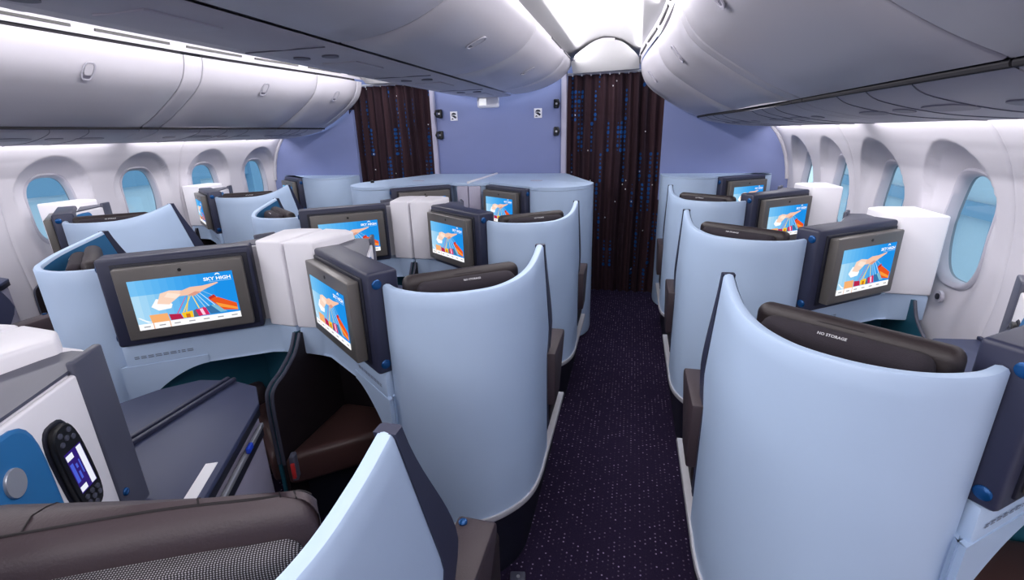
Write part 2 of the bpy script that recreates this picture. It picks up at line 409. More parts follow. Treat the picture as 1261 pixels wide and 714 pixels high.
# ------------------------------------------------------------------ overhead bins
OUT = crom([(1.373, 2.182), (1.384, 2.12), (1.42, 2.045), (1.475, 1.985), (1.55, 1.93), (1.64, 1.872), (1.76, 1.803), (1.868, 1.754)], 4)
PSU = crom([(1.890, 1.739), (1.97, 1.711), (2.19, 1.672), (2.45, 1.652)], 5)
CEN = crom([(.765, 2.262), (.742, 2.20), (.66, 2.118), (.51, 2.05), (.34, 2.012), (.205, 2.004)], 5)
def shade_end(P, th):   # offset profile outward-back for thickness
    return P
def bin_unit(name, prof, y0, y1, sx, label, cat, psu, latch=True, latch_at=.34, group=None, back=None, psu_only_lights=True):
    t = empty(name, (0, y0, 0)); L = y1-y0
    P = [(sx*p.x, p.y) for p in prof]
    body = MB()
    B = [(sx*x, z) for x, z in back]
    cl = P + B
    a = [(x, .006, z) for x, z in cl]; b_ = [(x, L-.006, z) for x, z in cl]
    # body sits 12 mm behind the door
    cx0 = sum(p[0] for p in cl)/len(cl); cz0 = sum(p[1] for p in cl)/len(cl)
    sh_ = lambda p: (cx0+(p[0]-cx0)*.955, p[1], cz0+(p[2]-cz0)*.94)
    a = [sh_(p) for p in a]; b_ = [sh_(p) for p in b_]
    body.poly(a); body.poly(b_[::-1]); body.grid([[(p[0], .006+(L-.012)*k/6, p[2]) for p in a+[a[0]]] for k in range(7)])
    if name != 'bin_rib': link('bin_body', body.mesh('bin_body', 'gap_dark', smooth=30), t)
    d = MB(); n = len(P)
    inn = []
    for i, (x, z) in enumerate(P):
        x0, z0 = P[max(0, i-1)]; x1, z1 = P[min(n-1, i+1)]
        dx, dz = x1-x0, z1-z0; l = math.hypot(dx, dz); nx, nz = dz/l, -dx/l
        if nx*(x-cx0)+nz*(z-cz0) < 0: nx, nz = -nx, -nz
        inn.append((x-nx*.018, z-nz*.018, x-nx*.004, z-nz*.004))
    ys = [.004, .010] + [.010+(L-.020)*k/5 for k in range(1, 5)] + [L-.010, L-.004]
    rows = []
    for q, y in enumerate(ys):
        e_ = q in (0, len(ys)-1)
        rows.append([((inn[i][2] if e_ else P[i][0]), y, (inn[i][3] if e_ else P[i][1])) for i in range(n)])
    d.grid(rows); d.grid([[(inn[i][0], y, inn[i][1]) for i in range(n)] for y in (.004, L-.004)])
    for y, qq in ((.004, 0), (L-.004, 3)):
        d.grid([[(inn[i][2], y, inn[i][3]) for i in range(n)], [(inn[i][0], y, inn[i][1]) for i in range(n)]])
    d.grid([[(P[0][0], y, P[0][1]), (inn[0][0], y, inn[0][1])] for y in (.01, L-.01)]); d.grid([[(P[-1][0], y, P[-1][1]), (inn[-1][0], y, inn[-1][1])] for y in (.01, L-.01)])
    door = link('bin_door', d.mesh('bin_door', 'bin_white', smooth=40), t)
    if latch:
        i = int(latch_at*(n-1)); x, z = P[i]; x0, z0 = P[i-1]; x1, z1 = P[i+1]
        tv = Vector((x1-x0, 0, z1-z0)).normalized(); nv = Vector((0, 1, 0)).cross(tv)
        if nv.dot(Vector((x-cx0, 0, z-cz0))) < 0: nv = -nv
        o = Vector((x, L/2, z))
        def pl(pts, off): return [o + tv*p[0] + Vector((0, 1, 0))*p[1] + nv*off for p in pts]
        shp = [(-.05+.1*k/8, 0) for k in range(2)]
        out = [se(k, 24, .056, .033, 3) for k in range(24)]; inr = [se(k, 24, .048, .026, 3) for k in range(24)]
        mb = MB(); mb.grid([pl(out, .001), pl(out, .006), pl(inr, .006), pl(inr, .001)], close_u=True); link('latch_surround', mb.mesh('latch_surround', 'frame_grey'), door)
        mb = MB(); pad = [se(k, 24, .034, .022, 3) for k in range(24)]; pad = [(p[0]-.010, p[1]) for p in pad]
        mb.grid([pl(pad, -.002), pl(pad, .005)], close_u=True); mb.poly(pl(pad, .005)); link('latch_paddle', mb.mesh('latch_paddle', 'bin_white'), door)
        mb = MB(); mb.poly(pl([(.027, -.022), (.044, -.018), (.044, .018), (.027, .022)], .0025)); link('finger_slot', mb.mesh('finger_slot', 'psu_dark'), door)
    if psu:
        Q = [(sx*p.x, p.y) for p in psu]
        mb = MB(); up_ = [(x+(sx*.03 if k == 0 else 0), z+.03) for k, (x, z) in enumerate(Q)]
        mb.grid([[(x, y, z) for x, z in Q] for y in [.004+(L-.008)*k/5 for k in range(6)]]); mb.grid([[(x, y, z) for x, z in up_] for y in (.004, L-.004)])
        for y in (.004, L-.004): mb.grid([[(x, y, z) for x, z in Q], [(x, y, z) for x, z in up_]])
        for k in (0, -1): mb.grid([[(Q[k][0], y, Q[k][1]), (up_[k][0], y, up_[k][1])] for y in (.004, L-.004)])
        ps = link('service_panel', mb.mesh('service_panel', 'psu_grey', smooth=40), t)
        m_ = len(Q)//2
        mb = MB(); gx_, gz_ = (P[-1][0]+Q[0][0])/2+sx*.004, (P[-1][1]+Q[0][1])/2+.001
        mb.tube([(gx_, .004+(L-.008)*k/6, gz_) for k in range(7)], .0085, 8); link('gap_strip', mb.mesh('gap_strip', 'gap_dark'), t)  # dark tube added along the gap, standing in for its shade
        for f_, ry, rx in (((.18, .05, .035), (.42, .11, .05), (.62, .05, .035), (.8, .09, .04)) if L > .3 else ()):
            x, z = Q[m_]; mb = MB()
            tvx = Vector((Q[m_+1][0]-Q[m_-1][0], 0, Q[m_+1][1]-Q[m_-1][1])).normalized()
            o = Vector((x, L*f_, z-.001)); nn = Vector((0, 0, -1))
            pts = [o + tvx*se(k, 20, rx*.8, ry, 2.6)[0] + Vector((0, 1, 0))*se(k, 20, rx, ry, 2.6)[1] for k in range(20)]
            mb.grid([[p+nn*-.006 for p in pts], [p+nn*.0025 for p in pts]], close_u=True); mb.poly([p+nn*.0025 for p in pts])
            link('reading_light', mb.mesh('reading_light', 'psu_mid'), ps)
        if L > .3:
            for f_ in (.3, .52, .71):
                mb = MB(); mb.tube([(x, L*f_+.03*math.sin(3*k/len(Q)), z-.0005) for k, (x, z) in enumerate(Q)], .0022, 6); link('panel_seam', mb.mesh('panel_seam', 'psu_dark'), ps)
    if psu:
        for c in t.children:
            warp(c.data, y0)
            for g in c.children: warp(g.data, y0)
    tag(t, label, cat, group); return t
OB = [(2.44, 1.74), (2.44, 2.26), (1.40, 2.26)]
for sx, side, cuts in ((-1, 'left', [-.62, .52, 1.60, 2.76]), (1, 'right', [-1.3, -.08, 1.115, 2.26])):
    gname = 'outboard overhead bins on the %s' % side
    for k, (a, b_) in enumerate(zip(cuts, cuts[1:])):
        pos = {0: 'furthest behind the camera', 1: 'second from the wide rib towards the camera', 2: 'nearest the wide rib on the camera side'}[k]
        bin_unit('overhead_bin', OUT, a, b_, sx, 'white curved overhead bin along the %s wall, %s' % (side, pos), 'overhead bin', PSU, back=OB, group=gname)
    rib0 = cuts[-1]; rib1 = rib0+.14
    rb = bin_unit('bin_rib', OUT, rib0, rib1, sx, 'wide fixed white rib between the overhead bins along the %s wall' % side, 'bin divider', PSU, latch=False, back=OB)
    mid = 4.02 if sx < 0 else 3.42
    bin_unit('overhead_bin', OUT, rib1, mid, sx, 'white curved overhead bin just past the wide rib along the %s wall' % side, 'overhead bin', PSU, back=OB, group=gname)
    bin_unit('overhead_bin', OUT, mid, 4.62, sx, 'white curved overhead bin nearest the front bulkhead along the %s wall' % side, 'overhead bin', PSU, back=OB, group=gname)
    bin_unit('bin_rib', OUT, 4.62, 4.72, sx, 'white end cap closing the %s overhead bins at the bulkhead' % side, 'bin divider', PSU, latch=False, back=OB)
CB = [(.012, 2.03), (.012, 2.30), (.75, 2.30)]
for sx, side in ((1, 'right'), (-1, 'left')):
    cuts = [-1.75, -.55, .65, 1.85, 3.05, 4.25]
    for k, (a, b_) in enumerate(zip(cuts, cuts[1:])):
        q = ('fifth', 'fourth', 'third', 'second', 'first')[k]
        bin_unit('centre_bin', CEN, a, b_, sx, 'grey-white centre overhead bin facing the %s aisle, %s one back from the bulkhead' % (side, q), 'overhead bin', None, back=CB, latch_at=.52, group='centre overhead bins facing the %s aisle' % side)
    bin_unit('bin_rib', CEN, 4.25, 4.74, sx, 'plain closing section of the centre bins at the bulkhead, %s aisle side' % side, 'bin divider', None, latch=False, back=CB)
cps = empty('ceiling_service_panel', (0, Y0, 0)); tag(cps, 'long grey service strip under the centre overhead bins', 'service panel')
mb = MB(); mb.grid([[(x, y, z) for x, z in ((-.19, 2.0), (-.17, 1.987), (0, 1.98), (.17, 1.987), (.19, 2.0))] for y in (.1, 7.52)]); mb.grid([[(x, y, 2.02) for x in (-.19, .19)] for y in (.1, 7.52)])
pl_ = link('panel_strip', mb.mesh('panel_strip', 'psu_grey'), cps)
for k in range(7):
    y = .7+k*1.02
    for dx in (-.07, .07):
        mb = MB(); mb.cyl((dx, y, 1.985), (0, 0, -1), .035, .008, 20); link('reading_light', mb.mesh('reading_light', 'psu_dark'), pl_)
    mb = MB(); mb.rbox((0, y+.3, 1.981), (.18, .26, .008), bev=.003); link('oxygen_door', mb.mesh('oxygen_door', 'psu_grey'), pl_)
    mb = MB(); mb.rbox((0, y-.2, 1.9805), (.36, .006, .004), bev=0); link('panel_seam', mb.mesh('panel_seam', 'psu_dark'), pl_)

# ------------------------------------------------------------------ curtains
def curtain(x0, x1, ztop, label, seed, cut=None):
    rnd = random.Random(seed); n = 150; Lx = x1-x0
    ph = [rnd.uniform(0, 6.28) for _ in range(4)]
    rows = []; uv = []
    zs = [.03, .3, .6, .9, 1.2, 1.5, 1.8, 2.0, 2.1, ztop]
    for z in zs:
        r = []
        for k in range(n+1):
            t = k/n
            amp = .030*(.75+.25*math.sin(t*9+ph[0])); 
            yy = 4.905 + amp*math.sin(t*2*PI*11+1.4*math.sin(t*5+ph[1])+.25*math.sin(z*2+ph[2])) + .008*math.sin(t*40+ph[3])
            r.append((x0+Lx*t+.008*math.sin(z*3+t*6), yy, z))
        rows.append(r)
    mb = MB(); R = mb.grid(rows); B_ = mb.grid([[(x, y+.004, z) for x, y, z in r] for r in rows])
    o = MB(); me = mb.mesh('curtain', 'curtain_cloth', smooth=80, fix=False)
    uvl = me.uv_layers.new(name='UVMap')
    for lp in me.loops:
        c = me.vertices[lp.vertex_index].co; t = (c.x-x0)/Lx
        uvl.data[lp.index].uv = (t*Lx*1.45+seed*.37, c.z)
    t = empty('curtain', ((x0+x1)/2, 4.905, 0)); tag(t, label, 'curtain', 'aisle curtains at the bulkhead')
    cl = link('curtain_cloth', me, t, (-(x0+x1)/2, -4.905, 0))
    mb = MB(); mb.tube([(x0-(x0+x1)/2-.02, 0, ztop+.012), (x1-(x0+x1)/2+.02, 0, ztop+.012)], .011, 10); link('curtain_rail', mb.mesh('curtain_rail', 'bin_white'), t)
    for k in range(11):
        xx = (x1-x0)*(k+.5)/11-(x1-x0)/2
        mb = MB(); mb.rbox((xx, 0, ztop+.002), (.012, .02, .022), bev=.003); link('curtain_glider', mb.mesh('curtain_glider', 'white_plastic'), t)
curtain(.705, 1.66, 2.155, 'dark brown pleated curtain with blue dots closing the right aisle', 3)
curtain(-1.66, -.705, 2.155, 'dark brown pleated curtain with blue dots closing the left aisle', 8)

# bulkhead fittings
for x, z, lab in ((-.602, 1.858, 'upper black curtain holder on the left post'), (-.605, 1.65, 'lower black curtain holder on the left post'), (.602, 1.91, 'upper black curtain holder on the right post'), (.602, 1.657, 'lower black curtain holder on the right post')):
    sx = 1 if x > 0 else -1
    t = empty('curtain_holder', (x, 4.855, z)); tag(t, lab, 'holder', 'black curtain holders on the bulkhead')
    mb = MB(); mb.rbox((0, -.012, 0), (.05, .025, .085), bev=.01); link('holder_plate', mb.mesh('holder_plate', 'black'), t)
    mb = MB(); mb.tube([(0, -.02, .03), (sx*.022, -.05, .028), (sx*.032, -.062, 0), (sx*.022, -.05, -.028), (0, -.02, -.03)], .011, 8); link('holder_hook', mb.mesh('holder_hook', 'black'), t)
    mb = MB(); mb.cyl((sx*.004, -.026, 0), (0, -1, 0), .01, .006, 12); link('holder_screw', mb.mesh('holder_screw', 'silver'), t)
for x, lab in ((-.454, 'small white placard with dark icon on the bulkhead near the left curtain'), (.42, 'small white placard with dark icon on the bulkhead near the right curtain')):
    t = empty('bulkhead_placard', (x, 4.853, 1.831)); tag(t, lab, 'sign', 'white icon placards on the bulkhead')
    mb = MB(); mb.rbox((0, 0, 0), (.078, .004, .088), bev=.001); link('placard_plate', mb.mesh('placard_plate', 'white_plastic'), t)
    mb = MB(); a = [(.026*math.cos(q), -.0026, .012+.020*math.sin(q)) for q in [PI*.0+PI*k/10 for k in range(11)]]
    mb.poly(a); mb.poly([(-.030, -.0026, .006), (.018, -.0026, -.026), (.030, -.0026, -.012), (.004, -.0026, .008)]); mb.poly([(-.03, -.0026, -.032), (.0, -.0026, -.032), (-.015, -.0026, -.018)])
    link('placard_icon', mb.mesh('placard_icon', 'navy_dark', smooth=0), t)
t = empty('bulkhead_lamp', (-.05, 4.74, 1.94)); tag(t, 'small white exit-style lamp box hanging under the centre bins at the bulkhead', 'lamp')
mb = MB(); mb.rbox((0, 0, 0), (.215, .07, .10), bev=.022); link('lamp_housing', mb.mesh('lamp_housing', 'white_plastic'), t)
mb = MB(); mb.rbox((-.045, -.036, .004), (.07, .006, .06), bev=.002); link('lamp_lens', mb.mesh('lamp_lens', 'lamp_glow'), t)

# ------------------------------------------------------------------ seats: built in local (u away from the aisle, v forward, z)
PHI = math.radians(37)
SHP = crom([(.458, .066), (.40, .024), (.31, .001), (.22, .012), (.14, .052), (.08, .108), (.032, .18), (.007, .26), (0, .35), (0, .42), (0, .70), (0, 1.0)], 6)
cum = [0]
for p, q in zip(SHP, SHP[1:]): cum.append(cum[-1]+(q-p).length)
def at_s(s):
    for i in range(len(cum)-1):
        if s <= cum[i+1] or i == len(cum)-2:
            t = (s-cum[i])/max(1e-9, cum[i+1]-cum[i]); p = SHP[i].lerp(SHP[i+1], t); d = (SHP[i+1]-SHP[i]).normalized(); break
    d2 = (at_s_raw(s+.01)-at_s_raw(s-.01)).normalized()
    return p, Vector((d2.y, -d2.x))       # inward normal: towards the sitter
def at_s_raw(s):
    s = max(0, min(cum[-1], s))
    for i in range(len(cum)-1):
        if s <= cum[i+1]: break
    t = (s-cum[i])/max(1e-9, cum[i+1]-cum[i]); return SHP[i].lerp(SHP[i+1], t)
def s_of_v(v):   # on the straight aisle side
    for i in range(len(cum)-1, 0, -1):
        if SHP[i-1].y <= v <= SHP[i].y and SHP[i].x < .02:
            t = (v-SHP[i-1].y)/(SHP[i].y-SHP[i-1].y); return cum[i-1]+(cum[i]-cum[i-1])*t
    return cum[-1]
ZB, ZPK = .345, 1.266
def v_end(z):
    if z >= .90: return .422+(ZPK-z)/.362*.115
    return .537-.05*sstep(.90, .76, z)
SPK = s_of_v(.422)
def ztop(s):
    s0 = s_of_v(.27)-.20
    return 1.203 + (ZPK-1.203)*max(0, min(1, (s-s0)/(SPK-s0)))**1.55
TK = .028
def shell_rows(off, zb, nq=44, nr=18, rim=0):
    rows = []
    for j in range(nr+1):
        r = j/nr; row = []
        zend = zb+r*(ZPK-zb); se_ = s_of_v(v_end(zend))
        for i in range(nq+1):
            s = se_*i/nq; p, n = at_s(s); zt = ztop(min(s, SPK))-rim
            row.append((p.x+n.x*off, p.y+n.y*off, zb+r*(zt-zb)))
        rows.append(row)
    return rows
def build_shell():
    mb = MB(); A = shell_rows(0, ZB, rim=.010); B = shell_rows(TK, ZB, rim=.010)
    c1 = shell_rows(.004, ZB, rim=.003)[-1]; c2 = shell_rows(TK*.5, ZB, rim=0)[-1]; c3 = shell_rows(TK-.004, ZB, rim=.003)[-1]
    mb.grid(A+[c1, c2, c3]+B[::-1])
    for k in (0, -1): mb.grid([[r[k] for r in A], [r[k] for r in B]])
    mb.grid([A[0], B[0]]); bmesh.ops.remove_doubles(mb.bm, verts=mb.bm.verts, dist=.0005); return mb
def build_lining():
    mb = MB(); mb.grid(shell_rows(TK+.003, .48, rim=.014)); mb.grid(shell_rows(TK+.001, .48, rim=.014)); return mb
def build_edge_trim():
    mb = MB(); rows = []; zs = [ZPK-.002-(ZPK-.45)*k/22 for k in range(23)]
    for z in zs:
        v0 = v_end(z); wdt = .022+.052*sstep(ZPK, .92, z) - .045*sstep(.88, .52, z)
        u0, u1 = -.003, TK+.003
        rows.append([(u0, v0-.002, z), (u0, v0+wdt-.004, z), (u0+.004, v0+wdt, z), (u1-.004, v0+wdt, z), (u1, v0+wdt-.004, z), (u1, v0-.002, z)])
    R = mb.grid(rows, close_u=True); mb.bm.faces.new(R[0]); mb.bm.faces.new(R[-1][::-1]); return mb
def build_base():
    pts = [at_s(cum[-1]*k/30) for k in range(31)]
    poly = [(p.x+n.x*.055, p.y+n.y*.055) for p, n in pts if p.y < .99] + [(.055, .99), (.36, .99), (.46, .70), (.46, .2)]
    mb = MB(); mb.prism(poly, .002, ZB-.005); return mb
def build_base_trim():
    mb = MB(); rows = []
    for k in range(61):
        s = s_of_v(.96)*k/60; p, n = at_s(s)
        o = [(-.007, ZB-.016), (-.010, ZB-.006), (-.007, ZB+.006), (.02, ZB+.006), (.02, ZB-.016)]
        rows.append([(p.x+n.x*a, p.y+n.y*a, z) for a, z in o])
    R = mb.grid(rows, close_u=True); mb.bm.faces.new(R[0]); mb.bm.faces.new(R[-1][::-1]); return mb
# housing frame: t along the housing, n towards the rear
HD, HA = Vector((.474, .022)), Vector((.939, .368))
ht = (HA-HD).normalized(); hn = Vector((ht.y, -ht.x)); hang = math.atan2(ht.y, ht.x)
def hp(t, off, z): p = HD+ht*t+hn*off; return (p.x, p.y, z)
# console face: t along the face, n towards the sitter
FO = Vector((.786, .573)); ft = Vector((.444, .896)); fn = Vector((-.896, .444)); fang = math.atan2(ft.y, ft.x)
def fp(t, off, z): p = FO+ft*t+fn*off; return (p.x, p.y, z)
SW, SH = .345, .196   # screen width and height
def picture(mirror):
    """the shopping picture on the screen; x right, y up, seen from behind the seat row ahead"""
    V, F, C = [], [], []
    def add(pts, col, lay):
        b = len(V); V.extend([(x*SW, y*SH, lay) for x, y in pts]); F.append(tuple(range(b, b+len(pts)))); C.append(lin(col))
    nb = 14
    for k in range(nb):
        t = (k+.5)/nb; x0, x1 = k/nb, (k+1)/nb
        for q, (y0, y1) in enumerate(((.12, .4), (.4, .7), (.7, 1.0))):
            g = 1-abs(t-.12)*.9
            cl = [int(a+(b-a)*min(1, t*1.25)) for a, b in zip((176, 216, 238) if q < 2 else (120, 190, 236), (28, 140, 224))]
            add([(x0, y0), (x1, y0), (x1, y1), (x0, y1)], cl, 0)
    add([(0, 0), (1, 0), (1, .125), (0, .125)], (246, 246, 248), 1)
    for k in range(7): add([(.045+k*.143, .05), (.105+k*.143, .05), (.105+k*.143, .072), (.045+k*.143, .072)], (150, 150, 156), 2)
    for x in (.135, .29): add([(x, .0), (x+.008, .0), (x+.008, .125), (x, .125)], (226, 160, 110), 2)
    add([(.13, .125), (.30, .125), (.29, .29), (.12, .29)], (238, 170, 110), 2)
    for k in range(3): add([(.01+.03*k, .26-.05*k), (.03+.03*k, .26-.05*k), (.12+.02*k, .14), (.09+.02*k, .14)], (235, 242, 248), 1)
    # bags
    add([(.31, .13), (.43, .13), (.41, .24), (.30, .26)], (176, 36, 74), 2)
    add([(.43, .14), (.53, .13), (.53, .27), (.42, .25)], (240, 190, 40), 3); add([(.46, .14), (.50, .135), (.50, .22), (.46, .22)], (196, 110, 30), 4)
    add([(.53, .13), (.60, .13), (.58, .30), (.54, .27)], (90, 100, 120), 2)
    add([(.58, .14), (.69, .14), (.66, .32), (.56, .27)], (206, 40, 96), 3); add([(.62, .15), (.65, .15), (.63, .29), (.60, .28)], (240, 200, 220), 4)
    add([(.70, .15), (.80, .15), (.72, .33), (.66, .31)], (54, 110, 160), 3); add([(.80, .16), (.87, .16), (.76, .34), (.72, .33)], (120, 180, 205), 2)
    add([(.84, .20), (.98, .16), (.98, .31), (.79, .50), (.72, .45)], (224, 84, 34), 4); add([(.80, .28), (.98, .17), (.98, .22), (.77, .38)], (240, 150, 60), 5); add([(.72, .45), (.79, .50), (.77, .55), (.71, .50)], (190, 50, 40), 5)
    # strings
    for (x0, y0), (x1, y1), cl in (((.53, .60), (.47, .26), (240, 200, 60)), ((.55, .60), (.44, .26), (240, 210, 90)), ((.56, .60), (.60, .30), (244, 214, 90)), ((.58, .62), (.66, .30), (150, 200, 230)), ((.60, .62), (.70, .32), (170, 215, 240)), ((.63, .64), (.76, .33), (190, 220, 240)), ((.66, .66), (.80, .48), (150, 195, 225)), ((.50, .58), (.38, .24), (200, 90, 140))):
        add([(x0-.004, y0), (x0+.004, y0), (x1+.006, y1), (x1-.006, y1)], cl, 4)
    # arm, hand, cuff
    add([(.16, .45), (.22, .36), (.34, .38), (.36, .46), (.30, .56), (.22, .60)], (246, 244, 246), 5)
    add([(.22, .50), (.33, .46), (.44, .60), (.56, .62), (.52, .70), (.36, .74), (.27, .70)], (240, 206, 186), 6)
    add([(.44, .60), (.60, .60), (.70, .68), (.84, .78), (.83, .80), (.68, .76), (.56, .76), (.46, .70)], (236, 190, 166), 7)
    add([(.52, .60), (.58, .57), (.66, .64), (.60, .66)], (214, 150, 130), 8)
    add([(.30, .62), (.40, .56), (.46, .64), (.34, .70)], (248, 222, 206), 8)
    me = bpy.data.meshes.new('screen')
    vs, fs, wd = text2d('SKY HIGH', .1, .0028); sc = .27/wd
    b = len(V)
    V.extend([((.705+v[0]*sc)*SW, (.845+v[1]*sc*1.5)*SH, 9) for v in vs]); 
    for f in fs: F.append(tuple(b+i for i in f)); C.append((.95, .97, 1))
    add([(.82, .945), (.838, .985), (.858, .985), (.878, .945), (.862, .95), (.848, .968), (.836, .95)], (240, 246, 252), 9)
    add([(.75, .815), (.98, .82), (.98, .828), (.75, .823)], (170, 210, 240), 9)
    # place on the screen plane
    out = []
    t0, z0, off = .115, .966, .0475
    for x, y, lay in V:
        t = t0+x if not mirror else t0+SW-x
        out.append(hp(t, off+lay*.00012, z0+y))
    if mirror: out = [(-x, y, z) for x, y, z in out]
    me.from_pydata(out, [], F); at_ = me.color_attributes.new('Col', 'FLOAT_COLOR', 'CORNER')
    for p in me.polygons:
        for li in p.loop_indices: at_.data[li].color = (*C[p.index], 1)
    me.materials.append(MATS['display']); return me

CAP = lambda um: [(um-.003, .345), (.914, .356), (.868, .585), (.925, .625), (um-.003, .635)]
def box_body(um): return [(.625, .245), (.806, .610), (.86, .618), (um-.006, .625), (um-.006, .36), (.92, .372), (.884, .447)]
def console_poly(um): return [(um, .58), (.63, .58), (.842, 1.03), (.93, 1.12), (um, 1.14)]
def inset(poly, d):
    c = Vector((sum(p[0] for p in poly)/len(poly), sum(p[1] for p in poly)/len(poly)))
    return [((p[0]-c.x)*(1-d)+c.x, (p[1]-c.y)*(1-d)+c.y) for p in poly]
def letters(s, size, org, ex, ez, mirror, center=False, lift=Vector((0, 0, 0))):
    """lettering mesh on a local plane; ex is reading direction before mirroring"""
    vs, fs, wd = text2d(s, size); me = bpy.data.meshes.new('lettering')
    o = Vector(org); ex = Vector(ex); ez = Vector(ez)
    if mirror: o = Vector((-o.x, o.y, o.z))
    if center: o = o - ex*wd/2
    me.from_pydata([o+ex*v[0]+ez*v[1] for v in vs], [], fs); return me

def monitor_parts(mir):
    P = {}
    mb = MB(); mb.rbox(hp(.274, -.0525, 1.0675), (.512, .105, .355), hang, .012); P['housing'] = mb.mesh('monitor_housing', 'navy', mirror=mir)
    mb = MB(); mb.rbox(hp(.29, .001, 1.068), (.455, .012, .305), hang, .004); P['recess'] = mb.mesh('recess_plate', 'navy_dark', mirror=mir)  # thin dark plate on the housing, recess shade put into its colour
    for nm, z in (('b1', 1.205), ('b2', .925)):
        mb = MB(); p = hp(0.019, -.028, z); mb.cyl(p, (-ht.x, -ht.y, 0), .0165, .003, 24, dome=.005); P[nm] = mb.mesh('hinge_button', 'button_blue', mirror=mir)
    mb = MB(); mb.rbox(hp(.288, .026, 1.0695), (.425, .040, .282), hang, .006); P['bezel'] = mb.mesh('monitor', 'bezel', mirror=mir)
    mb = MB(); mb.rbox(hp(.288, .004, 1.0695), (.40, .02, .262), hang, .004); P['back'] = mb.mesh('monitor_back', 'black', mirror=mir)
    mb = MB(); mb.cyl(hp(.288, .0462, 1.187), (hn.x, hn.y, 0), .0065, .0015, 16); P['camera'] = mb.mesh('webcam', 'black', mirror=mir)
    P['screen'] = picture(mir)
    return P
def add_monitor(t, P):
    h = link('monitor_housing', P['housing'], t)
    link('recess_plate', P['recess'], h); link('hinge_button', P['b1'], h); link('hinge_button', P['b2'], h)
    m_ = link('monitor', P['bezel'], t)
    link('monitor_mount', P['back'], m_); link('webcam', P['camera'], m_); link('screen', P['screen'], m_)

